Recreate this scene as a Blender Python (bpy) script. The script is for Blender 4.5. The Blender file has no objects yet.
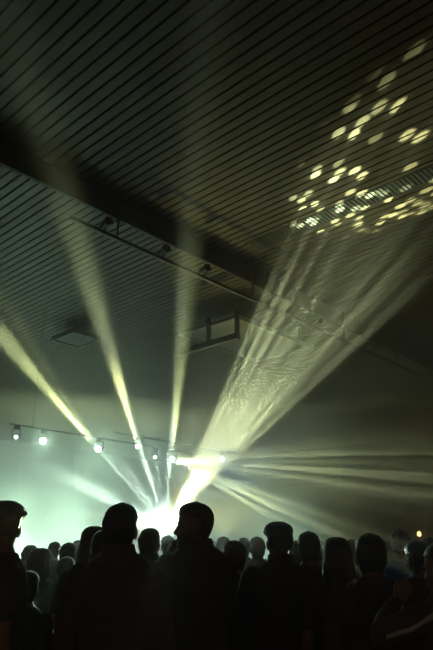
import bpy, bmesh, math, random
from mathutils import Vector, Matrix, noise as mnoise

S = bpy.context.scene
COL = S.collection
PI = math.pi
rnd = random.Random(7)

# ------------------------------------------------------------------ camera
F_PX, CX, CY = 608.0, 216.5, 325.0
TILT = math.atan(227.0 / F_PX)
CAM = Vector((0, 0, 1.58))
cam = bpy.data.cameras.new('camera')
camo = bpy.data.objects.new('camera', cam)
COL.objects.link(camo)
cam.sensor_fit = 'VERTICAL'
cam.sensor_height = 24.0
cam.lens = F_PX / 650.0 * 24.0
cam.clip_start = 0.05
camo.location = CAM
camo.rotation_euler = (PI / 2 + TILT, 0, 0)
S.camera = camo

# ------------------------------------------------------------------ world, exposure
W = bpy.data.worlds.new('red_fill')
S.world = W
W.use_nodes = True
bg = W.node_tree.nodes['Background']
bg.inputs[0].default_value = (1.0, 0.52, 0.38, 1)  # dim reddish ambient fill, added to lift the blacks
bg.inputs[1].default_value = 0.10
S.view_settings.view_transform = 'Standard'
S.view_settings.look = 'None'
S.view_settings.exposure = 0.0
S.view_settings.gamma = 1.0
S.view_settings.use_curve_mapping = False
S.cycles.use_denoising = True
S.cycles.use_adaptive_sampling = False
S.cycles.volume_bounces = 0
S.cycles.max_bounces = 4
S.cycles.sample_clamp_indirect = 2.0

# ------------------------------------------------------------------ geometry of the place
def ray(px, py):
    a = (CY - py) / F_PX
    x = (px - CX) / F_PX
    c, s = math.cos(TILT), math.sin(TILT)
    return Vector((x, c - s * a, s + c * a))

def at(px, py, Y):                 # a point at distance Y in front of the camera
    r = ray(px, py)
    return CAM + r * (Y / r.y)

def on_z(px, py, z):               # a point of the horizontal plane at height z
    r = ray(px, py)
    return CAM + r * ((z - CAM.z) / r.z)

CEIL = 6.0
U = Vector((-0.7363, 0.6767, 0))   # run of the ceiling slats
V = Vector((0.6767, 0.7363, 0))    # run of the beams
def uv(p): return p.dot(U), p.dot(V)
def hall(u, v, z): return U * u + V * v + Vector((0, 0, z))
HALL_ROT = Matrix((U, V, (0, 0, 1))).transposed().to_4x4()   # hall frame -> world (mirrored: V is to the right of U)

# ------------------------------------------------------------------ helpers
def tag(o, label=None, cat=None, group=None, kind=None):
    if label: o['label'] = label
    if cat: o['category'] = cat
    if group: o['group'] = group
    if kind: o['kind'] = kind
    return o

def empty(name, loc, label, cat, group=None):
    o = bpy.data.objects.new(name, None)
    COL.objects.link(o)
    o.location = loc
    o.empty_display_size = 0.1
    return tag(o, label, cat, group)

def link(name, bm, mat, parent=None, smooth=False):
    bmesh.ops.recalc_face_normals(bm, faces=bm.faces)
    me = bpy.data.meshes.new(name)
    bm.to_mesh(me)
    bm.free()
    if mat: me.materials.append(mat)
    if smooth:
        me.polygons.foreach_set('use_smooth', [True] * len(me.polygons))
    o = bpy.data.objects.new(name, me)
    COL.objects.link(o)
    if parent: o.parent = parent
    return o

def box(bm, c, ax, ay, az):        # centre and three half vectors
    c = Vector(c)
    vs = [bm.verts.new(c + ax * i + ay * j + az * k) for i in (-1, 1) for j in (-1, 1) for k in (-1, 1)]
    for f in ((0, 1, 3, 2), (4, 6, 7, 5), (0, 4, 5, 1), (2, 3, 7, 6), (0, 2, 6, 4), (1, 5, 7, 3)):
        bm.faces.new([vs[i] for i in f])

def hbox(bm, u0, u1, v0, v1, z0, z1):
    box(bm, hall((u0 + u1) / 2, (v0 + v1) / 2, (z0 + z1) / 2), U * ((u1 - u0) / 2), V * ((v1 - v0) / 2), Vector((0, 0, (z1 - z0) / 2)))

def frame_of(d):
    d = d.normalized()
    up = Vector((0, 0, 1)) if abs(d.z) < 0.95 else Vector((0, 1, 0))
    s = d.cross(up).normalized()
    return s, s.cross(d).normalized()

def skin_rings(bm, rings, cap=True):
    rr = [[bm.verts.new(p) for p in r] for r in rings]
    n = len(rr[0])
    for a, b in zip(rr, rr[1:]):
        for i in range(n):
            j = (i + 1) % n
            bm.faces.new((a[i], a[j], b[j], b[i]))
    if cap:
        bm.faces.new(rr[0][::-1])
        bm.faces.new(rr[-1])

def tube(bm, pts, n=12, flat=None):       # pts: (pos, r); round ends
    P = [Vector(p) for p, r in pts]
    Rr = [r for p, r in pts]
    d0 = (P[1] - P[0]).normalized(); d1 = (P[-1] - P[-2]).normalized()
    seq = [(P[0] - d0 * Rr[0] * 0.7, Rr[0] * 0.55, d0)]
    for i, p in enumerate(P):
        d = d0 if i == 0 else d1 if i == len(P) - 1 else ((P[i + 1] - p).normalized() + (p - P[i - 1]).normalized())
        seq.append((p, Rr[i], d.normalized()))
    seq.append((P[-1] + d1 * Rr[-1] * 0.7, Rr[-1] * 0.55, d1))
    rings = []
    s0 = None
    for p, r, d in seq:
        s, t = frame_of(d)
        if s0 is not None:
            s = (s0 - d * s0.dot(d)).normalized(); t = s.cross(d)
        s0 = s
        rings.append([p + s * (r * math.cos(2 * PI * k / n)) + t * (r * math.sin(2 * PI * k / n)) for k in range(n)])
    skin_rings(bm, rings)

def cyl(bm, a, b, r, n=12, r2=None):
    a, b = Vector(a), Vector(b)
    s, t = frame_of(b - a)
    r2 = r if r2 is None else r2
    skin_rings(bm, [[p + s * (q * math.cos(2 * PI * k / n)) + t * (q * math.sin(2 * PI * k / n)) for k in range(n)] for p, q in ((a, r), (b, r2))])

def lathe(bm, o, d, prof, n=20):          # prof: (distance along d, radius)
    o = Vector(o); d = Vector(d).normalized()
    s, t = frame_of(d)
    skin_rings(bm, [[o + d * h + s * (q * math.cos(2 * PI * k / n)) + t * (q * math.sin(2 * PI * k / n)) for k in range(n)] for h, q in prof])

def ell(bm, c, r, M=None, seg=14, rin=9):
    M4 = Matrix.Translation(Vector(c)) @ (M.to_4x4() if M else Matrix.Identity(4)) @ Matrix.Diagonal((*r, 1))
    bmesh.ops.create_uvsphere(bm, u_segments=seg, v_segments=rin, radius=1.0, matrix=M4)

def loft(bm, rows, n=20, M=None, p=2.3):  # rows: (z, half width, y front, y back)
    rings = []
    for z, rx, yf, yb in rows:
        cy, ry = (yf + yb) / 2, (yf - yb) / 2
        ring = []
        for k in range(n):
            t = 2 * PI * k / n
            c, s = math.cos(t), math.sin(t)
            q = Vector((rx * math.copysign(abs(c) ** (2 / p), c), cy + ry * math.copysign(abs(s) ** (2 / p), s), z))
            ring.append(M @ q if M else q)
        rings.append(ring)
    skin_rings(bm, rings)

def remesh(bm, voxel, smooth=3):          # fuse overlapping closed shapes into one continuous skin
    bmesh.ops.recalc_face_normals(bm, faces=bm.faces)
    me = bpy.data.meshes.new('tmp')
    bm.to_mesh(me); bm.free()
    o = bpy.data.objects.new('tmp', me)
    COL.objects.link(o)
    m = o.modifiers.new('r', 'REMESH'); m.mode = 'VOXEL'; m.voxel_size = voxel; m.use_smooth_shade = True
    if smooth:
        s = o.modifiers.new('s', 'SMOOTH'); s.factor = 0.5; s.iterations = smooth
    dg = bpy.context.evaluated_depsgraph_get()
    out = bpy.data.meshes.new_from_object(o.evaluated_get(dg))
    bpy.data.objects.remove(o)
    bpy.data.meshes.remove(me)
    return out

def link_me(name, me, mat, parent):
    me.name = name
    me.materials.clear()
    me.materials.append(mat)
    o = bpy.data.objects.new(name, me)
    COL.objects.link(o)
    o.parent = parent
    return o

# ------------------------------------------------------------------ materials
def mat(name, col, rough=0.6, metal=0.0, spec=0.5, vary=0.0, scale=8.0, bump=0.0, sheen=0.0):
    m = bpy.data.materials.new(name)
    m.use_nodes = True
    nt = m.node_tree
    b = nt.nodes['Principled BSDF']
    b.inputs['Base Color'].default_value = (*col, 1)
    b.inputs['Roughness'].default_value = rough
    b.inputs['Metallic'].default_value = metal
    b.inputs['Specular IOR Level'].default_value = spec
    if sheen:
        b.inputs['Sheen Weight'].default_value = sheen
    if vary or bump:
        tc = nt.nodes.new('ShaderNodeTexCoord')
        nz = nt.nodes.new('ShaderNodeTexNoise')
        nz.inputs['Scale'].default_value = scale
        nz.inputs['Detail'].default_value = 4
        nt.links.new(tc.outputs['Object'], nz.inputs['Vector'])
        if vary:
            r = nt.nodes.new('ShaderNodeValToRGB')
            r.color_ramp.elements[0].position = 0.3
            r.color_ramp.elements[1].position = 0.7
            r.color_ramp.elements[0].color = (*[c * (1 - vary) for c in col], 1)
            r.color_ramp.elements[1].color = (*[min(1, c * (1 + vary)) for c in col], 1)
            nt.links.new(nz.outputs['Fac'], r.inputs['Fac'])
            nt.links.new(r.outputs['Color'], b.inputs['Base Color'])
        if bump:
            bp = nt.nodes.new('ShaderNodeBump')
            bp.inputs['Strength'].default_value = bump
            bp.inputs['Distance'].default_value = 0.01
            nt.links.new(nz.outputs['Fac'], bp.inputs['Height'])
            nt.links.new(bp.outputs['Normal'], b.inputs['Normal'])
    return m

def emit(name, col, strength):
    m = bpy.data.materials.new(name)
    m.use_nodes = True
    nt = m.node_tree
    nt.nodes.remove(nt.nodes['Principled BSDF'])
    e = nt.nodes.new('ShaderNodeEmission')
    e.inputs[0].default_value = (*col, 1)
    e.inputs[1].default_value = strength
    nt.links.new(e.outputs[0], nt.nodes['Material Output'].inputs['Surface'])
    return m

M_SLAT = mat('slat_paint', (0.074, 0.058, 0.036), 0.5, vary=0.10, scale=3)
M_VOID = mat('plenum_black', (0.012, 0.011, 0.010), 0.9)
M_BEAM = mat('beam_paint', (0.025, 0.022, 0.020), 0.7, vary=0.2)
M_WALL = mat('hall_wall', (0.03, 0.027, 0.024), 0.85, vary=0.15, scale=2)
M_FLOOR = mat('hall_floor', (0.035, 0.03, 0.027), 0.5, vary=0.25, scale=3)
M_BLACK = mat('black_metal', (0.02, 0.02, 0.02), 0.45)
M_GREY = mat('grey_metal', (0.25, 0.25, 0.25), 0.4, metal=0.6)
M_PIPE = mat('pale_pipe', (0.30, 0.32, 0.30), 0.6)
M_PANEL = mat('white_panel', (0.22, 0.22, 0.20), 0.7, vary=0.05)
M_GRILLE = mat('grille_grey', (0.05, 0.053, 0.05), 0.5, metal=0.2)
M_STAGE = mat('stage_black', (0.03, 0.03, 0.03), 0.6, vary=0.3)
SKINS = [mat('skin_light', (0.17, 0.11, 0.08), 0.5), mat('skin_tan', (0.12, 0.075, 0.05), 0.5), mat('skin_brown', (0.075, 0.045, 0.03), 0.5)]
HAIRS = {'black': mat('hair_black', (0.02, 0.016, 0.013), 0.45, bump=0.6, scale=60),
         'brown': mat('hair_brown', (0.05, 0.03, 0.018), 0.45, bump=0.6, scale=60),
         'fair': mat('hair_fair', (0.24, 0.17, 0.09), 0.45, bump=0.6, scale=60)}
CLOTH = {'black': mat('cloth_black', (0.055, 0.046, 0.044), 0.85, bump=0.4, scale=12, vary=0.2),
         'dark': mat('cloth_dark_grey', (0.065, 0.06, 0.058), 0.85, bump=0.4, scale=12, vary=0.2),
         'green': mat('cloth_green', (0.05, 0.08, 0.05), 0.85, bump=0.4, scale=12, vary=0.2),
         'blue': mat('cloth_blue', (0.02, 0.045, 0.26), 0.8, bump=0.4, scale=12, vary=0.2),
         'brown': mat('cloth_brown', (0.06, 0.035, 0.025), 0.85, bump=0.4, scale=12, vary=0.2),
         'grey': mat('cloth_grey', (0.13, 0.13, 0.13), 0.85, bump=0.4, scale=12, vary=0.2)}
M_DENIM = mat('denim', (0.03, 0.035, 0.05), 0.85, bump=0.4, scale=20, vary=0.2)
M_SHOE = mat('shoe_leather', (0.03, 0.028, 0.026), 0.5)
M_EYE = mat('eye_dark', (0.03, 0.022, 0.018), 0.2)
M_TRIM = mat('pale_trim', (0.34, 0.46, 0.36), 0.7)

# ------------------------------------------------------------------ room shell
UMAX, VMAX = 24.0, 24.0
UMIN, VMIN = -7.0, -7.0
bm = bmesh.new(); hbox(bm, UMIN, UMAX, VMIN, VMAX, -0.1, 0.0)
tag(link('floor', bm, M_FLOOR), kind='structure')
PITCH = 0.128
bm = bmesh.new()
v = VMIN
while v < VMAX:                     # linear plank ceiling with open joints, lips folded up
    w = PITCH * 0.80
    for (a, b, z0, z1) in ((v, v + w, CEIL, CEIL + 0.012), (v, v + 0.008, CEIL + 0.012, CEIL + 0.05), (v + w - 0.008, v + w, CEIL + 0.012, CEIL + 0.05)):
        hbox(bm, UMIN, UMAX, a, b, z0, z1)
    v += PITCH
tag(link('ceiling', bm, M_SLAT), kind='structure')
bm = bmesh.new(); hbox(bm, UMIN, UMAX, VMIN, VMAX, CEIL + 0.25, CEIL + 0.35)
tag(link('ceiling_deck', bm, M_VOID), kind='structure')
bm = bmesh.new(); hbox(bm, UMAX, UMAX + 0.2, VMIN, VMAX + 0.2, -0.1, CEIL + 0.35)
tag(link('wall_left', bm, M_WALL), kind='structure')
bm = bmesh.new(); hbox(bm, UMIN, UMAX, VMAX, VMAX + 0.2, -0.1, CEIL + 0.35)
tag(link('wall_right', bm, M_WALL), kind='structure')

# dark downstand beam crossing the ceiling
ub0 = uv(on_z(143, 211, CEIL))[0]
BD = 0.30
ub1 = uv(on_z(150, 236, CEIL - BD))[0]
bm = bmesh.new(); hbox(bm, ub0, ub1, VMIN, VMAX, CEIL - BD, CEIL)
tag(link('ceiling_beam', bm, M_BEAM), kind='structure')

# haze filling the hall
def haze_mat(near, stage, left, g):
    """thin in the room, thicker towards the stage and lower down, in slow drifting clouds"""
    m = bpy.data.materials.new('haze')
    m.use_nodes = True
    nt = m.node_tree
    nt.nodes.remove(nt.nodes['Principled BSDF'])
    N, Lk = nt.nodes.new, nt.links.new
    tc = N('ShaderNodeTexCoord')
    sp = N('ShaderNodeSeparateXYZ'); Lk(tc.outputs['Object'], sp.inputs[0])
    def ramp(src, a, b, lo, hi):
        r = N('ShaderNodeMapRange'); r.interpolation_type = 'SMOOTHSTEP'
        Lk(src, r.inputs[0])
        for i, q in enumerate((a, b, lo, hi)): r.inputs[i + 1].default_value = q
        return r.outputs[0]
    def op(o, a, b):
        n = N('ShaderNodeMath'); n.operation = o
        for i, q in enumerate((a, b)):
            if isinstance(q, (int, float)): n.inputs[i].default_value = q
            else: Lk(q, n.inputs[i])
        return n.outputs[0]
    nz = N('ShaderNodeTexNoise'); nz.inputs['Scale'].default_value = 0.55; nz.inputs['Detail'].default_value = 3
    Lk(tc.outputs['Object'], nz.inputs['Vector'])
    cloud = ramp(nz.outputs['Fac'], 0.32, 0.70, 0.35, 1.75)
    room = ramp(sp.outputs[1], 3.0, 8.0, near, 0.036)
    deck = ramp(sp.outputs[1], 6.0, 10.0, 0.0, stage)
    low = ramp(sp.outputs[2], 6.2, 1.8, 0.0, 1.0)
    side = ramp(sp.outputs[0], 1.5, -2.5, 0.8, left)
    dens = op('MULTIPLY', op('ADD', room, op('MULTIPLY', op('MULTIPLY', deck, low), side)), cloud)
    v = N('ShaderNodeVolumeScatter')
    v.inputs['Anisotropy'].default_value = g
    Lk(dens, v.inputs['Density'])
    Lk(v.outputs[0], nt.nodes['Material Output'].inputs['Volume'])
    try: m.cycles.volume_step_rate = 0.12
    except Exception: pass
    return m
bm = bmesh.new(); hbox(bm, UMIN + 0.2, UMAX + 0.1, VMIN + 0.2, VMAX + 0.1, -0.05, CEIL + 0.3)
haze = tag(link('haze', bm, haze_mat(0.006, 0.092, 1.3, 0.45)), 'thin stage smoke filling the whole hall', 'haze', kind='stuff')

# ------------------------------------------------------------------ lights
WARM = (0.88, 1.0, 0.40)
MINT = (0.74, 1.0, 0.78)
PALE = (0.88, 1.0, 0.52)
TEAL = (0.62, 1.0, 0.70)
OLIVE = (1.0, 0.88, 0.20)

def spot(parent, pos, target, deg, watts, col, blend=0.3, size=0.03, gobo=None, off=0.25):
    L = bpy.data.lights.new('beam_light', 'SPOT')
    L.energy = watts
    L.color = col
    L.spot_size = math.radians(deg)
    L.spot_blend = blend
    L.shadow_soft_size = size
    o = bpy.data.objects.new('beam_light', L)
    COL.objects.link(o)
    d = (Vector(target) - Vector(pos)).normalized()
    o.rotation_euler = d.to_track_quat('-Z', 'Y').to_euler()
    if parent:
        o.parent = parent
        o.location = Vector(pos) + d * off - parent.location
    else:
        o.location = Vector(pos) + d * off
    if gobo: gobo(L)
    return o

def gobo_nodes(L, build):
    L.use_nodes = True
    nt = L.node_tree
    em = next(n for n in nt.nodes if n.type == 'EMISSION')
    tc = nt.nodes.new('ShaderNodeTexCoord')
    sp = nt.nodes.new('ShaderNodeSeparateXYZ')
    nt.links.new(tc.outputs['Normal'], sp.inputs[0])
    def math_(op, a, b=None):
        n = nt.nodes.new('ShaderNodeMath'); n.operation = op
        for i, q in enumerate((a, b)):
            if q is None: continue
            if isinstance(q, (int, float)): n.inputs[i].default_value = q
            else: nt.links.new(q, n.inputs[i])
        return n.outputs[0]
    x = math_('DIVIDE', sp.outputs[0], sp.outputs[2])
    y = math_('DIVIDE', sp.outputs[1], sp.outputs[2])
    cb = nt.nodes.new('ShaderNodeCombineXYZ')
    nt.links.new(x, cb.inputs[0]); nt.links.new(y, cb.inputs[1])
    out = build(nt, cb.outputs[0], math_)
    nt.links.new(out, em.inputs['Strength'])

def dots(scale, radius, gain, soft=0.15, floor_=0.0, seed=0.0, thin=0.0):
    def f(L):
        def build(nt, vec, m):
            mp = nt.nodes.new('ShaderNodeMapping')
            mp.inputs['Location'].default_value = (seed, seed * 1.7, 0)
            nt.links.new(vec, mp.inputs[0])
            vo = nt.nodes.new('ShaderNodeTexVoronoi'); vo.voronoi_dimensions = '2D'
            vo.inputs['Scale'].default_value = scale
            nt.links.new(mp.outputs[0], vo.inputs['Vector'])
            r = nt.nodes.new('ShaderNodeMapRange')
            nt.links.new(vo.outputs['Distance'], r.inputs[0])
            r.inputs[1].default_value = radius; r.inputs[2].default_value = radius * (1 - soft)
            r.inputs[3].default_value = floor_; r.inputs[4].default_value = gain
            if thin:
                sc = nt.nodes.new('ShaderNodeSeparateColor')
                nt.links.new(vo.outputs['Color'], sc.inputs[0])
                k = m('GREATER_THAN', sc.outputs[0], thin)
                bright = m('ADD', m('MULTIPLY', sc.outputs[1], 0.9), 0.2)
                return m('ADD', m('MULTIPLY', m('MULTIPLY', r.outputs[0], k), bright), floor_)
            return r.outputs[0]
        gobo_nodes(L, build)
    return f

def rays_gobo(scale, lo, hi, gain, seed=0.0, axis=None, floor_=0.03):
    """broken beams: blotchy when axis is None, else blades fanned across that axis of the lamp"""
    def f(L):
        def build(nt, vec, m):
            mp = nt.nodes.new('ShaderNodeMapping')
            mp.inputs['Location'].default_value = (seed, seed * 2.3, 0)
            mp.inputs['Scale'].default_value = (0.06 if axis == 'y' else 1.0, 0.06 if axis == 'x' else 1.0, 1)
            nt.links.new(vec, mp.inputs[0])
            nz = nt.nodes.new('ShaderNodeTexNoise'); nz.noise_dimensions = '2D'
            nz.inputs['Scale'].default_value = scale
            nz.inputs['Detail'].default_value = 2
            nt.links.new(mp.outputs[0], nz.inputs['Vector'])
            r = nt.nodes.new('ShaderNodeMapRange')
            nt.links.new(nz.outputs['Fac'], r.inputs[0])
            r.inputs[1].default_value = lo; r.inputs[2].default_value = hi
            r.inputs[3].default_value = floor_; r.inputs[4].default_value = gain
            return r.outputs[0]
        gobo_nodes(L, build)
    return f

M_LENS = emit("lens_white", (0.80, 1.0, 0.95), 40.0)
M_LENSB = emit('lens_blue', (0.18, 0.36, 1.0), 3.5)

def stage_lamp(pos, aim, label, lens=M_LENS, group='stage lamps shining into the haze', hang=True, r=0.062, up=0.18):
    root = empty('stage_lamp', pos, label, 'stage lamp', group)
    d = (Vector(aim) - Vector(pos)).normalized()
    s = d.cross(Vector((0, 0, 1))).normalized()
    b = bmesh.new()
    lathe(b, (0, 0, 0), d, [(-0.22, r * 0.55), (-0.20, r * 0.8), (-0.05, r), (0.07, r * 1.08), (0.085, r * 1.08), (0.085, r * 0.9)])
    link('housing', b, M_PIPE, root, True)
    b = bmesh.new()
    lathe(b, (0, 0, 0), d, [(0.080, r * 0.9), (0.100, r * 0.75), (0.112, r * 0.4), (0.115, 0.005)])
    link('lens', b, lens, root, True)
    b = bmesh.new()
    sg = 1 if hang else -1
    for q in (-1, 1):
        cyl(b, s * (q * (r + 0.005)), s * (q * (r + 0.03)), 0.022)
        box(b, s * (q * (r + 0.035)) + Vector((0, 0, sg * up * 0.36)), s * 0.008, s.cross(Vector((0, 0, 1))) * 0.02, Vector((0, 0, up * 0.40)))
    box(b, Vector((0, 0, sg * up * 0.75)), s * (r + 0.043), s.cross(Vector((0, 0, 1))) * 0.02, Vector((0, 0, 0.008)))
    link('yoke', b, M_PIPE, root)
    b = bmesh.new()
    if hang:
        box(b, Vector((0, 0, up * 0.75 + 0.03)), s * 0.05, s.cross(Vector((0, 0, 1))) * 0.04, Vector((0, 0, 0.03)))
        link('clamp', b, M_BLACK, root)
    else:
        box(b, Vector((0, 0, -up * 0.75 - 0.04)), s * 0.12, s.cross(Vector((0, 0, 1))) * 0.10, Vector((0, 0, 0.035)))
        link('base', b, M_BLACK, root)
        b = bmesh.new()
        zb = -up * 0.75 - 0.075; zf = 1.0 - pos.z
        cyl(b, (0, 0, zb), (0, 0, zf + 0.25), 0.025)
        for k in range(3):
            w_ = Vector((math.cos(k * 2.094), math.sin(k * 2.094), 0)) * 0.3
            cyl(b, Vector((0, 0, zf + 0.32)), w_ + Vector((0, 0, zf + 0.012)), 0.012, 8)
        link('stand', b, M_BLACK, root)
    return root

# two pipes along the hall's cross direction carry the stage lamps
AUD = Vector((0, 0, 1.6))
def along_v(p0, px):                # the point of the line p0 + t V seen in pixel column px
    lo, hi = -20.0, 20.0
    def col_(t):
        q = p0 + V * t - CAM
        c, s = math.cos(TILT), math.sin(TILT)
        return CX + F_PX * q.x / (q.y * c + q.z * s)
    for _ in range(60):
        m_ = (lo + hi) / 2
        if col_(m_) < px: lo = m_
        else: hi = m_
    return p0 + V * ((lo + hi) / 2)

p1 = at(43, 441, 11.0)
p2 = along_v(p1, 98); p3 = along_v(p1, 172)
q1 = at(138, 446, 13.6)
q2 = along_v(q1, 222)

def batten(a, b, z, label):
    root = empty('lighting_pipe', (a + b) / 2 + Vector((0, 0, z - (a.z + b.z) / 2)), label, 'lighting pipe', 'pipes carrying stage lamps')
    h = (b - a).length / 2 + 0.7
    bm_ = bmesh.new(); cyl(bm_, V * -h, V * h, 0.014); link('pipe', bm_, M_PIPE, root, True)
    for k in (-0.8, 0.8):
        bm_ = bmesh.new(); cyl(bm_, V * (h * k), V * (h * k) + Vector((0, 0, CEIL - z - 0.001)), 0.003, 6); link('wire', bm_, M_BLACK, root)
batten(p1, p3, p1.z + 0.212, 'thin pipe with three stage lamps hung left over stage')
batten(q1, q2, q1.z + 0.212, 'thin pipe with one white and one blue lamp hung over stage')

l1 = stage_lamp(p1, AUD, 'white stage lamp farthest left in the bright haze')
l2 = stage_lamp(p2, AUD, 'white stage lamp, second from the left, beside the steep left beam')
l3 = stage_lamp(q1, AUD, 'white stage lamp at foot of long beam leaning left')
l4 = stage_lamp(p3, AUD, 'white stage lamp at foot of near-vertical beam, lowest of the row')
l5 = stage_lamp(q2, AUD, 'blue stage lamp right of the white ones', M_LENSB)
C0 = at(165, 527, 12.5)
p0 = along_v(p1, 16); p4 = along_v(p1, 155)
l7 = stage_lamp(p0, AUD, 'tiny lamp at the left tip of the pipe', r=0.032, up=0.18)
l8 = stage_lamp(p4, AUD, 'tiny lamp just left of the lowest white lamp', r=0.032, up=0.18)
l6 = stage_lamp(C0, AUD, 'bright floor lamp on stage behind the crowd, centre of the ray burst', hang=False, r=0.13)

# long beams through the haze, passing overhead; thin ones from the floor lamp run along the same lines
TA, TB, TC = at(-2, -40, 2.6), at(217, -60, 2.6), at(-130, 180, 4.0)
spot(l3, q1, TA, 2.8, 30000, WARM, 0.9)
spot(l4, p3, TB, 2.9, 22000, WARM, 0.9)
spot(l2, p2, TC, 3.4, 34000, WARM, 0.9)
spot(l2, p2, at(-35, 240, 5.0), 2.2, 9000, WARM, 0.9)
spot(l3, q1, at(85, 290, 6.5), 2.2, 9000, WARM, 0.9)
for T in (TA, TB, TC, at(60, 200, 4.0), at(190, 160, 4.0)):
    spot(l6, C0, T, 1.0, 45000, MINT, 0.8, 0.01)
# burst from the floor lamp
spot(l6, C0, on_z(413, 162, CEIL), 20, 30000, PALE, 0.6, 0.012, dots(54.0, 0.42, 3.2, 0.3, 0.06, 3.1, 0.55))
spot(l6, C0, on_z(303, 298, CEIL), 12, 20000, PALE, 1.0, 0.008, dots(27, 0.46, 0.34, 0.9, 0.055, 7.7, 0.35))
spot(l6, C0, at(150, 490, 4), 38, 1200, MINT, 0.6, 0.015, rays_gobo(18, 0.48, 0.66, 2.5, 9.0))
spot(l6, C0, at(-60, 415, 6), 4, 12000, MINT, 0.6)
spot(l6, C0, at(-60, 522, 2.4), 1.2, 14000, WARM, 0.6)
# fans to the right
spot(l4, p3, at(480, 468, 6.5), 12, 2200, PALE, 0.8, 0.01, rays_gobo(110, 0.44, 0.66, 2.8, 1.0, 'y', 0.12))
for px, py, w, dg in ((433, 449, 26000, 1.0), (433, 463, 18000, 1.0), (433, 478, 30000, 1.1), (433, 496, 24000, 1.1)):
    spot(l4, p3, at(px, py, 6.5), dg, w, PALE, 0.8, 0.01)
for px, py, w, dg in ((340, 536, 80000, 1.0), (322, 545, 44000, 1.0), (360, 530, 40000, 1.0)):
    spot(l4, p3, at(px, py, 6.0), dg, w, PALE, 0.7, 0.01)
spot(l1, p1, at(250, 415, 9), 3.0, 4000, WARM, 0.7, 0.01, rays_gobo(90, 0.42, 0.62, 2.0, 4.0, 'y', 0.1))
# mint glare towards the audience
for L, p, w in ((l1, p1, 150), (l2, p2, 120), (l3, q1, 120), (l4, p3, 40), (l6, C0, 60)):
    spot(L, p, AUD, 25, w, TEAL, 1.0, 0.05)
spot(l7, p0, p1, 2.0, 300, MINT, 0.8)
spot(l8, p4, p3, 2.0, 300, MINT, 0.8)
spot(l5, q2, AUD, 30, 110, (0.1, 0.25, 1.0), 1.0, 0.05)
# unseen washes added low before the stage, shining back to brighten the haze
for x, y, w in ((-6.4, 10.4, 95000), (-4.2, 10.9, 125000), (-2.0, 11.3, 90000), (0.7, 11.4, 26000)):
    spot(None, (x, y, 0.4), (x + 0.2, y + 3, 1.25), 52, w, TEAL, 1.0, 0.1)
spot(l6, C0, (8, 10, 4.0), 62, 560, OLIVE, 1.0, 0.05)  # added olive fill that tints the haze on the right
# wide olive fill added at the floor lamp to lift the ceiling
spot(l6, C0, on_z(330, 250, CEIL), 60, 310, OLIVE, 1.0, 0.05)

# ------------------------------------------------------------------ stage deck
bm = bmesh.new()
hbox(bm, 8.6, 16.0, 7.4, 15.0, 0.0, 0.96)
hbox(bm, 8.55, 16.0, 7.35, 15.0, 0.96, 1.0)
tag(link('stage_platform', bm, M_STAGE), 'low black stage behind the crowd', 'stage', kind='structure')

# ------------------------------------------------------------------ things under the ceiling
TZ = CEIL - 0.62
ut = (uv(on_z(80, 222, TZ))[0] + uv(on_z(235, 292, TZ))[0]) / 2
def v_at(u, z, px):
    p = hall(u, 0, z)
    return uv(along_v(p, px))[1]
va, vb = v_at(ut, TZ, 70), v_at(ut, TZ, 420)
root = empty('lighting_track', hall(ut, (va + vb) / 2, TZ), 'long thin black lighting track hanging beside the dark ceiling beam', 'lighting track')
bm = bmesh.new(); box(bm, (0, 0, 0), U * 0.022, V * ((vb - va) / 2), Vector((0, 0, 0.022))); link('bar', bm, M_BLACK, root)
for px in (117, 253, 345, 398):
    q = V * (v_at(ut, TZ, px) - (va + vb) / 2)
    bm = bmesh.new(); cyl(bm, q, q + Vector((0, 0, CEIL - TZ - 0.001)), 0.016, 8)
    link('hanger', bm, M_BLACK, root)
for k, px in enumerate((105, 163, 204, 319, 372)):
    p = hall(ut, v_at(ut, TZ, px), TZ)
    lab = ('small black spotlight at the left end of the lighting track', 'small black spotlight halfway along left part of track', 'small black spotlight on track beside near-vertical beam',
           'small black spotlight on track right of the white panel', 'small black spotlight near right end of the lighting track')[k]
    r2 = empty('track_spotlight', p, lab, 'spotlight', 'spotlights on the lighting track')
    d = Vector((0.35, -0.5, 0.12)).normalized()
    bm = bmesh.new(); lathe(bm, Vector((0, 0, 0.12)) , d, [(-.09, .035), (-.085, .05), (.08, .055), (.10, .062), (.10, .05), (.06, .045)], 16); link('housing', bm, M_BLACK, r2, True)
    bm = bmesh.new(); cyl(bm, (0, 0, 0.024), (0, 0, 0.075), 0.014, 8); link('stem', bm, M_BLACK, r2)

def panel(c, l, r, z, label):
    pc, pl, pr = (uv(on_z(*q, z)) for q in (c, l, r))
    u0, v0, u1, v1 = pc[0], pc[1], pl[0], pr[1]
    root = empty('ceiling_panel', hall((u0 + u1) / 2, (v0 + v1) / 2, z), label, 'ceiling panel', 'pale panels hung under the ceiling')
    hu, hv = (u1 - u0) / 2, (v1 - v0) / 2
    bm = bmesh.new(); box(bm, (0, 0, 0.02), U * (hu - .04), V * (hv - .04), Vector((0, 0, 0.015))); link('board', bm, M_PANEL, root)
    bm = bmesh.new()
    for q in (-1, 1):
        box(bm, U * (q * (hu - .02)) + Vector((0, 0, .02)), U * .02, V * hv, Vector((0, 0, .045)))
        box(bm, V * (q * (hv - .02)) + Vector((0, 0, .02)), U * (hu - .04), V * .02, Vector((0, 0, .045)))
    link('frame', bm, M_TRIM, root)
    for a in (-.8, .8):
        for b in (-.8, .8):
            bm = bmesh.new(); q = U * (hu * a) + V * (hv * b) + Vector((0, 0, .035)); cyl(bm, q, q + Vector((0, 0, CEIL - z - .036)), .006, 6); link('hanger', bm, M_GREY, root)
    return root
panel((235, 316), (183, 336), (302, 349), CEIL - 0.45, 'large pale ceiling panel right of the near-vertical beam')
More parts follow.
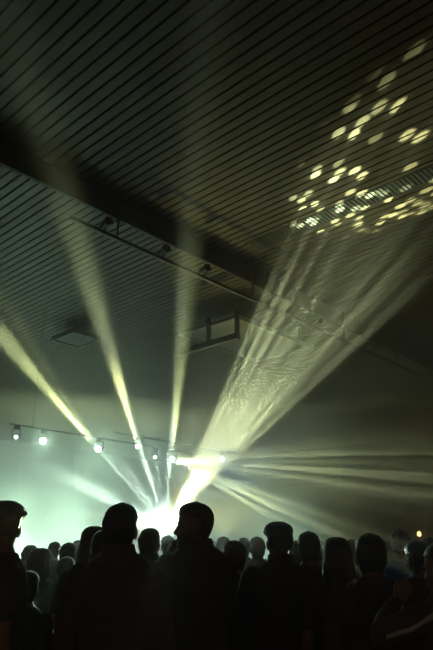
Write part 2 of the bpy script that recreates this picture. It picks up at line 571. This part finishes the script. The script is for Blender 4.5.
panel((74, 331), (52, 340), (97, 341), CEIL - 0.25, 'small pale ceiling panel far left over stage')

# black hanging ladder frame under the large panel
FZ = CEIL - 1.0
pa, pb = on_z(176, 351, FZ), on_z(238, 336, FZ)
uf0, vf = uv(pb); uf1 = uv(pa)[0]
root = empty('hanging_frame', hall((uf0 + uf1) / 2, vf, FZ), 'black ladder frame hanging under the large pale ceiling panel', 'hanging frame')
hu = (uf1 - uf0) / 2
bm = bmesh.new(); box(bm, (0, 0, 0), U * hu, V * 0.05, Vector((0, 0, .05))); link('lower_bar', bm, M_BLACK, root)
bm = bmesh.new(); box(bm, U * (-hu * .5) + Vector((0, 0, .36)), U * hu * .5, V * 0.02, Vector((0, 0, .02))); link('upper_bar', bm, M_BLACK, root)
for k in (-.97, 0):
    bm = bmesh.new(); box(bm, U * (hu * k) + Vector((0, 0, .25)), U * .03, V * .03, Vector((0, 0, .25))); link('post', bm, M_BLACK, root)

def grille(a, b, wpx, label):
    z = CEIL - 0.004
    pa_, pb_ = uv(on_z(*a, z)), uv(on_z(*b, z))
    v0 = (pa_[1] + pb_[1]) / 2
    u0, u1 = pb_[0], pa_[0]
    root = empty('air_grille', hall((u0 + u1) / 2, v0, z), label, 'air grille', 'long air grilles in the ceiling')
    hu, hv = (u1 - u0) / 2, wpx / 2
    bm = bmesh.new()
    for q in (-1, 1):
        box(bm, V * (q * hv), U * hu, V * .012, Vector((0, 0, .003)))
        box(bm, U * (q * hu), U * .012, V * hv, Vector((0, 0, .003)))
    link('frame', bm, M_GRILLE, root)
    bm = bmesh.new(); n = int(2 * hu / 0.06)
    for i in range(n):
        c = U * (-hu + (i + .5) * 2 * hu / n)
        box(bm, c + Vector((0, 0, -.004)), (U * .025 + Vector((0, 0, .004))), V * hv, Vector((0, 0, .004)))
    link('louvre', bm, M_GRILLE, root)
    bm = bmesh.new(); box(bm, Vector((0, 0, .0035)), U * hu, V * hv, Vector((0, 0, .0005))); link('backing', bm, M_GRILLE, root)
grille((258, 250), (450, 158), 0.30, 'long dark ribbed air grille among slats under the light patches')
grille((386, 336), (470, 312), 0.42, 'ribbed air grille far right near the ceiling beam end')

# small warm lamp on the far right wall
r = ray(421, 534)
t = (VMAX - uv(CAM)[1]) / uv(r)[1]
p = CAM + r * t - V * 0.16
root = empty('wall_lamp', p, 'tiny warm lamp glowing above the heads at far right', 'wall lamp')
bm = bmesh.new(); ell(bm, (0, 0, 0), (.085, .085, .10)); link('globe', bm, emit('lamp_warm', (1.0, .62, .25), 9.0), root, True)
bm = bmesh.new(); cyl(bm, V * .05, V * .158, .02); link('bracket', bm, M_BLACK, root)

# ------------------------------------------------------------------ the crowd
def Rz(a): return Matrix.Rotation(a, 4, 'Z')
def Rx(a): return Matrix.Rotation(a, 4, 'X')

HEAD = [(0.000, .020, .078, .030), (0.010, .034, .088, .000), (0.030, .047, .090, -.040), (0.060, .057, .088, -.066),
        (0.090, .064, .087, -.082), (0.120, .070, .088, -.094), (0.150, .075, .090, -.100), (0.180, .074, .085, -.098),
        (0.205, .065, .068, -.084), (0.225, .045, .040, -.056), (0.235, .018, .010, -.022)]
HEAD_Z = 1.478
TORSO = [(.80, .148, .090, -.100), (.90, .166, .108, -.125), (1.00, .155, .105, -.110), (1.10, .145, .105, -.095), (1.20, .155, .115, -.110),
         (1.30, .168, .120, -.125), (1.37, .172, .105, -.125), (1.42, .160, .085, -.112), (1.455, .125, .062, -.095), (1.485, .085, .050, -.080), (1.51, .060, .042, -.068)]

def head_matrix(yaw, nod, tilt=0.0):
    piv = Vector((0, -0.015, 1.47))
    return Matrix.Translation(piv) @ Rz(yaw) @ Rx(-nod) @ Matrix.Rotation(tilt, 4, 'Y') @ Matrix.Translation(-piv) @ Matrix.Translation((0, 0, HEAD_Z))

def add_head(bm, H):
    loft(bm, HEAD, 22, H, 2.15)
    def e(c, r, rot=None): ell(bm, (0, 0, 0), r, (H @ Matrix.Translation(c) @ (rot or Matrix.Identity(4))))
    tube(bm, [(H @ Vector((0, .088, .125)), .009), (H @ Vector((0, .100, .105)), .010), (H @ Vector((0, .109, .088)), .013)], 8)   # nose
    for q in (-1, 1):
        e((q * .010, .098, .083), (.009, .010, .008))             # nostril wing
        e((q * .075, -.012, .108), (.010, .022, .033), Rz(q * .35))  # ear
        e((q * .030, .083, .136), (.026, .010, .008))             # brow
        e((q * .031, .082, .118), (.013, .010, .009))             # eye
        e((q * .042, .070, .088), (.020, .014, .016))             # cheekbone
    e((0, .092, .058), (.024, .010, .006)); e((0, .091, .047), (.021, .010, .007))   # lips
    e((0, .080, .014), (.024, .014, .016))                        # chin

def add_hand(bm, w, d, palm, curl=0.35, side=1, s=1.0):
    """w: wrist, d: along the forearm, palm: direction the palm faces"""
    d = d.normalized()
    palm = (palm - d * palm.dot(d)).normalized()
    x = d.cross(palm).normalized() * side                        # towards the thumb
    rows = []
    for h, hw, ht in ((-.01, .024, .019), (.02, .030, .016), (.055, .040, .015), (.085, .041, .013)):
        c = w + d * h * s
        rows.append([c + x * (hw * s * math.cos(2 * PI * k / 12)) + palm * (ht * s * math.sin(2 * PI * k / 12)) for k in range(12)])
    skin_rings(bm, rows)
    for off, ln in ((.030, .070), (.010, .080), (-.011, .074), (-.030, .058)):
        p = w + (d * .078 + x * off) * s
        pts = [(p, .0098 * s)]
        a = curl * 0.6
        for f, r in ((.45, .0092), (.30, .0086), (.25, .0078)):
            dirv = d * math.cos(a) + palm * math.sin(a) + x * off * 1.2
            p = p + dirv.normalized() * ln * f * s
            pts.append((p, r * s)); a += curl * 1.1
        tube(bm, pts, 8)
    p = w + (d * .022 + x * .022) * s
    tube(bm, [(p, .014 * s), (p + (d * .028 + x * .026 + palm * .008) * s, .0115 * s), (p + (d * .056 + x * .036 + palm * .022) * s, .0095 * s)], 8)

def scaled(rows, kx, add): return [(z, rx * kx + add, yf + add, yb - add) for z, rx, yf, yb in rows]

# elbow and wrist (for the figure's right side, mirrored for the left), direction the palm faces
ARMS = {'down': ((.226, -.030, 1.115), (.230, .055, .870), (-1, 0, .0)),
        'front': ((.245, -.010, 1.120), (.090, .215, 1.080), (-.3, -1, .3)),
        'up': ((.300, .140, 1.330), (.215, .300, 1.560), (-.4, 1, .1)),
        'chin': ((.220, .170, 1.170), (.060, .235, 1.395), (-.2, -1, .2)),
        'wide': ((.340, .080, 1.330), (.130, .220, 1.450), (0, -1, .2)),
        'pocket': ((.285, -.080, 1.120), (.215, .040, .900), (-1, 0, 0))}

def person(px, top, Y, label, hair='short', hcol='brown', yaw=0.0, look=0.0, nod=0.0, arms=('down', 'down'), top_kind='shirt', top_col='black',
           build=1.0, skin=0, trims=False, beard=False, tilt=0.0, vox=0.009, long_sleeve=False):
    g = at(px, top, Y)
    hgt = g.z
    ex = {'mop': .022, 'curly': .022, 'short': .010, 'crop': .005, 'long': .014, 'bob': .016, 'bun': .012, 'crown': .014}[hair]
    sc = hgt / (1.713 + ex)
    root = empty('person', (g.x, g.y, 0), label, 'person', 'people in the crowd')
    root.rotation_euler = (0, 0, yaw)
    root.scale = (sc, sc, sc)
    H = head_matrix(look, nod, tilt)
    kx = build
    sh = Vector((.166 * kx, -.012, 1.40))
    joints = []
    for q, a in ((1, arms[0]), (-1, arms[1])):
        e, w, pf = ARMS[a]
        m = Vector((q, 1, 1))
        dx = Vector((.166 * (kx - 1), 0, 0))
        joints.append((q, sh * 1.0 * 1 if False else Vector((sh.x * q, sh.y, sh.z)), (Vector(e) + dx) * m, (Vector(w) + dx * .6) * m, Vector(pf) * m, a))
    # body: one continuous skin from crown to sole
    b = bmesh.new()
    add_head(b, H)
    tube(b, [((0, -.018, 1.44), .060), ((0, -.014, 1.50), .056), (H @ Vector((0, -.018, .045)), .055)], 16)
    loft(b, scaled(TORSO, kx, 0), 24, None, 2.5)
    for q, s_, e_, w_, pf, a in joints:
        tube(b, [(s_, .056), (s_.lerp(e_, .45), .047), (e_, .039), (e_.lerp(w_, .3), .040), (w_, .027)], 12)
        add_hand(b, w_ + (w_ - e_).normalized() * .01, w_ - e_, pf, .35 if a != 'pocket' else .5, q)
        tube(b, [((q * .085 * kx, -.005, .86), .088), ((q * .09 * kx, .0, .70), .080), ((q * .095 * kx, .012, .48), .056), ((q * .098 * kx, -.010, .36), .056), ((q * .10 * kx, -.02, .08), .040)], 14)
        tube(b, [((q * .10 * kx, -.045, .045), .038), ((q * .108 * kx, .06, .040), .036), ((q * .115 * kx, .14, .028), .026)], 12)
    link_me('body', remesh(b, vox, 3), SKINS[skin], root)
    for q in (-1, 1):
        b = bmesh.new()
        ell(b, (0, 0, 0), (.0105, .006, .0062), H @ Matrix.Translation((q * .031, .0905, .118)), 10, 6)
        link('eye', b, M_EYE, root, True)
    # hair
    b = bmesh.new()
    def hrows(lo, fr, add):
        out = []
        for z, rx, yf, yb in HEAD:
            if z < lo: continue
            f = yf + add * .7 if z > .165 else fr
            out.append((z + add * max(0, (z - .15) / .085), rx + add, f, yb - add))
        return out
    if hair in ('short', 'crop'):
        loft(b, hrows(.025, -.035, ex), 22, H, 2.15)
        if hair == 'short':
            ell(b, (0, 0, 0), (.066, .085, .045), H @ Matrix.Translation((0.006, .005, .205)))
            for k in range(30):
                t = rnd.uniform(0, 2 * PI); f = rnd.uniform(.0, .75)
                ell(b, (0, 0, 0), (.016, .022, .012), H @ Matrix.Translation((.062 * f * math.cos(t), .078 * f * math.sin(t) - .008, .243 - .028 * f)) @ Rz(rnd.uniform(0, 3)), 8, 6)
    elif hair == 'mop':
        loft(b, hrows(.09, -.010, .010), 22, H, 2.15)
        ell(b, (0, 0, 0), (.098, .118, .060), H @ Matrix.Translation((0, .0, .196)), 20, 12)
        for k in range(50):
            t = rnd.uniform(0, 2 * PI); f = rnd.uniform(.3, 1)
            ell(b, (0, 0, 0), (.020, .026, .016), H @ Matrix.Translation((.084 * f * math.cos(t), .104 * f * math.sin(t), .246 - .055 * f * f)) @ Rz(rnd.uniform(0, 3)), 8, 6)
    elif hair == 'curly':
        loft(b, hrows(.025, -.035, .012), 22, H, 2.15)
        for k in range(150):
            t = rnd.uniform(0, 2 * PI); f = rnd.uniform(-.35, 1)
            c = math.sqrt(max(0, 1 - f * f))
            y = .104 * c * math.sin(t) - .010
            if f < .55 and y > .01: continue
            r = rnd.uniform(.014, .024)
            ell(b, (0, 0, 0), (r, r, r), H @ Matrix.Translation((.084 * c * math.cos(t), y, .150 + .095 * f)), 8, 6)
    elif hair in ('long', 'bob'):
        loft(b, hrows(.025, -.035, ex), 22, H, 2.15)
        lo = -.24 if hair == 'long' else -.03
        loft(b, [(lo, .060, -.080, -.125), (lo + .05, .085, -.040, -.135), (lo * .4, .095, .000, -.128), (.06, .092, .012, -.120), (.12, .088, .010, -.116), (.18, .082, .03, -.108)], 22, H, 2.3)
        for k in range(16):
            t = -PI * (k + .5) / 16
            x, y = .086 * math.cos(t), .105 * math.sin(t) - .012
            tube(b, [(H @ Vector((x * .9, y * .95, .17)), .012), (H @ Vector((x * 1.05, y, .05)), .015), (H @ Vector((x * .95, y, lo + rnd.uniform(0, .04))), .010)], 7)
    elif hair == 'bun':
        loft(b, hrows(.025, -.035, ex), 22, H, 2.15)
        ell(b, (0, 0, 0), (.042, .042, .036), H @ Matrix.Translation((0, -.085, .215)))
    if beard:
        loft(b, [(-.012, .022, .082, .04), (.0, .038, .100, .01), (.02, .050, .102, -.01), (.045, .056, .094, .00), (.07, .062, .06, -.01), (.10, .068, .02, -.02)], 20, H, 2.2)
    link_me('hair', remesh(b, min(vox, .008), 1), HAIRS[hcol], root)
    # top
    cl = CLOTH[top_col]
    add = {'shirt': .011, 'jacket': .017, 'hoodie': .022}[top_kind]
    b = bmesh.new()
    rows = [r for r in scaled(TORSO, kx, add) if .82 < r[0] < 1.50]
    rows[0] = (.86, *rows[0][1:])
    loft(b, rows, 24, None, 2.5)
    sl = top_kind != 'shirt' or long_sleeve
    for q, s_, e_, w_, pf, a in joints:
        if sl:
            tube(b, [(s_, .056 + add), (s_.lerp(e_, .45), .050 + add), (e_, .044 + add), (e_.lerp(w_, .4), .042 + add), (e_.lerp(w_, .93), .034 + add * .8)], 14)
        else:
            tube(b, [(s_, .056 + add), (s_.lerp(e_, .4), .054 + add), (s_.lerp(e_, .62), .052 + add)], 14)
    if top_kind == 'jacket':
        loft(b, [(1.455, .096, .054, -.102), (1.50, .082, .046, -.096), (1.535, .074, .036, -.090)], 20)
    if top_kind == 'hoodie':
        ell(b, (0, -.095, 1.455), (.120, .070, .060)); ell(b, (0, -.125, 1.40), (.085, .050, .075))
        for q in (-1, 1): tube(b, [((q * .07, -.08, 1.47), .035), ((q * .085, .01, 1.465), .030), ((q * .05, .07, 1.43), .022)], 10)
    root_top = link_me(top_kind, remesh(b, max(vox, .009), 3), cl, root)
    if trims:
        for q, s_, e_, w_, pf, a in joints:
            o_ = Vector((0, 0, 1)).cross(e_ - s_).normalized()
            n1 = (e_ - s_).normalized().cross(Vector((0, 1, 0))).normalized()
            b = bmesh.new()
            bk = Vector((0, -1, 0))
            tube(b, [(s_ + Vector((-q * .09, -.075, .055)), .012), (s_ + Vector((0, -.072, .02)), .013), (s_.lerp(e_, .5) + bk * .066, .013), (e_ + bk * .062, .012), (e_.lerp(w_, .9) + bk * .05, .011)], 8)
            link('sleeve_stripe', b, M_TRIM, root_top, True)
    # trousers and shoes
    b = bmesh.new()
    loft(b, [r for r in scaled(TORSO, kx, .008) if r[0] < .95], 24, None, 2.5)
    for q in (1, -1):
        tube(b, [((q * .085 * kx, -.005, .86), .098), ((q * .09 * kx, .0, .70), .090), ((q * .095 * kx, .012, .48), .070), ((q * .098 * kx, -.012, .34), .066), ((q * .10 * kx, -.02, .10), .060)], 14)
    link_me('trousers', remesh(b, max(vox, .011), 3), M_DENIM if rnd.random() < .6 else CLOTH['black'], root)
    for q in (1, -1):
        b = bmesh.new()
        loft(b, [(.0, .044, .185, -.100), (.022, .047, .190, -.104), (.045, .046, .175, -.102), (.068, .044, .120, -.100), (.095, .042, .045, -.085)], 18, Matrix.Translation((q * .108 * kx, 0, 0)) @ Rz(-q * .12), 2.6)
        link('shoe', b, M_SHOE, root, True)
    return root

person(122, 504, 3.35, 'man with short hair seen from behind, broad dark jacket, tallest in the centre', 'short', 'black', .05, -.05, .02, ('down', 'down'), 'jacket', 'black', 1.0, vox=.007)
person(197, 503, 3.85, 'bearded man in profile facing left, beside the central man', 'short', 'brown', .55, .95, .03, ('chin', 'down'), 'jacket', 'black', 1.08, beard=True, skin=1, vox=.007)
person(10, 500, 3.4, 'man with thick bushy hair at the left edge of the crowd', 'mop', 'brown', -1.0, 1.15, .0, ('down', 'down'), 'shirt', 'dark', .95, vox=.007)
person(95, 526, 4.35, 'long-haired woman left of the central man, pale light on her hair', 'long', 'brown', .05, .15, .03, ('front', 'down'), 'shirt', 'dark', .86)
person(107, 530, 3.9, 'woman with a bob half hidden behind the central man shoulder', 'bob', 'black', .1, .1, .0, ('down', 'down'), 'shirt', 'black', .86)
person(41, 548, 5.1, 'short person with bobbed hair beside the bushy-haired man', 'bob', 'brown', .0, -.2, .02, ('down', 'front'), 'hoodie', 'green', .9)
person(29, 571, 4.05, 'smallest person, between bushy-haired man and bobbed person', 'short', 'black', -.1, .2, .1, ('down', 'down'), 'shirt', 'dark', .85)
person(69, 543, 6.5, 'faint person in green haze between bobbed person and long-haired woman', 'short', 'brown', .1, 0, 0, ('down', 'down'), 'shirt', 'grey', .95)
person(67, 557, 5.6, 'short person in hoodie below the faint heads on left side', 'short', 'brown', .0, .1, .05, ('down', 'front'), 'hoodie', 'green', .9)
person(150, 528, 5.1, 'round-headed person directly right of the central man neck', 'crop', 'brown', .0, -.2, .02, ('down', 'down'), 'jacket', 'dark', .98)
person(168, 536, 8.0, 'small distant person right in front of the white light burst', 'short', 'brown', .1, .2, 0, ('down', 'down'), 'shirt', 'grey', .95)
person(178, 540, 6.0, 'person just below the bearded man face, lit by burst', 'bun', 'brown', -.2, -.2, 0, ('down', 'down'), 'shirt', 'dark', .88)
person(223, 537, 7.5, 'distant person just right of the bearded man head', 'short', 'brown', .1, -.2, 0, ('down', 'down'), 'shirt', 'dark', .95)
person(234, 541, 5.0, 'person with curly hair right behind the bearded man shoulder', 'curly', 'brown', .15, .1, .02, ('down', 'down'), 'shirt', 'black', .92)
person(257, 537, 7.2, 'distant person left of the flat-topped head, left side lit', 'short', 'fair', .0, .2, 0, ('down', 'down'), 'shirt', 'grey', .95)
person(278, 521, 4.25, 'big flat-topped head in right half of crowd with raised hand at collar', 'mop', 'black', .05, .1, 0, ('down', 'chin'), 'jacket', 'black', 1.05, skin=1, vox=.008)
person(308, 532, 4.85, 'round-headed person right of the flat-topped head', 'short', 'black', -.05, 0, .02, ('down', 'down'), 'shirt', 'dark', .98, skin=1)
person(336, 537, 3.95, 'person with long dark hair between round head and big dark head', 'long', 'black', -.1, .1, .02, ('down', 'down'), 'shirt', 'black', .9)
person(351, 540, 5.6, 'half-hidden person with lit left side left of big dark head', 'short', 'fair', .1, .2, 0, ('down', 'down'), 'shirt', 'grey', .92)
person(369, 534, 3.5, 'person with widest dark head of the right-hand group', 'short', 'black', -.1, -.1, .02, ('down', 'down'), 'hoodie', 'black', 1.04, skin=1, vox=.008)
person(399, 531, 5.9, 'curly-haired person in blue jacket turned towards the camera', 'curly', 'brown', 2.4, .1, 0, ('front', 'down'), 'jacket', 'blue', .98)
person(416, 541, 4.4, 'person with short dark hair in front of blue jacket', 'short', 'black', .1, .2, .02, ('down', 'down'), 'shirt', 'brown', .95, skin=1)
person(441, 543, 2.9, 'person in striped track jacket cut off by right edge, arm raised', 'short', 'brown', .35, .2, .0, ('down', 'wide'), 'jacket', 'dark', .95, trims=True, vox=.008)
far = [(55, 542, 9.0, 'far person on left, between two faint heads before stage'), (79, 540, 8.4, 'far person left of the long-haired woman hair'),
       (31, 545, 8.0, 'far person just right of the bushy-haired man shoulder'), (244, 538, 8.6, 'far person between curly hair and flat-topped head'),
       (296, 541, 7.0, 'far person in gap between flat-topped and round head'), (322, 541, 6.4, 'far person in gap right of the round head'),
       (387, 541, 6.8, 'far person between big dark head and curly-haired person'), (429, 538, 7.2, 'far person at right edge under the small lamp'),
       (92, 541, 10.5, 'farthest person on left near stage front'), (212, 541, 9.5, 'far person hidden by bearded man nape')]
for i, (px, top, Y, lab) in enumerate(far):
    person(px, top, Y, lab, ('short', 'crop', 'bob', 'curly')[i % 4], ('brown', 'black')[i % 2], rnd.uniform(-.2, .2), rnd.uniform(-.3, .3), 0, ('down', 'down'), 'shirt', ('dark', 'grey', 'black')[i % 3], .95, vox=.012)
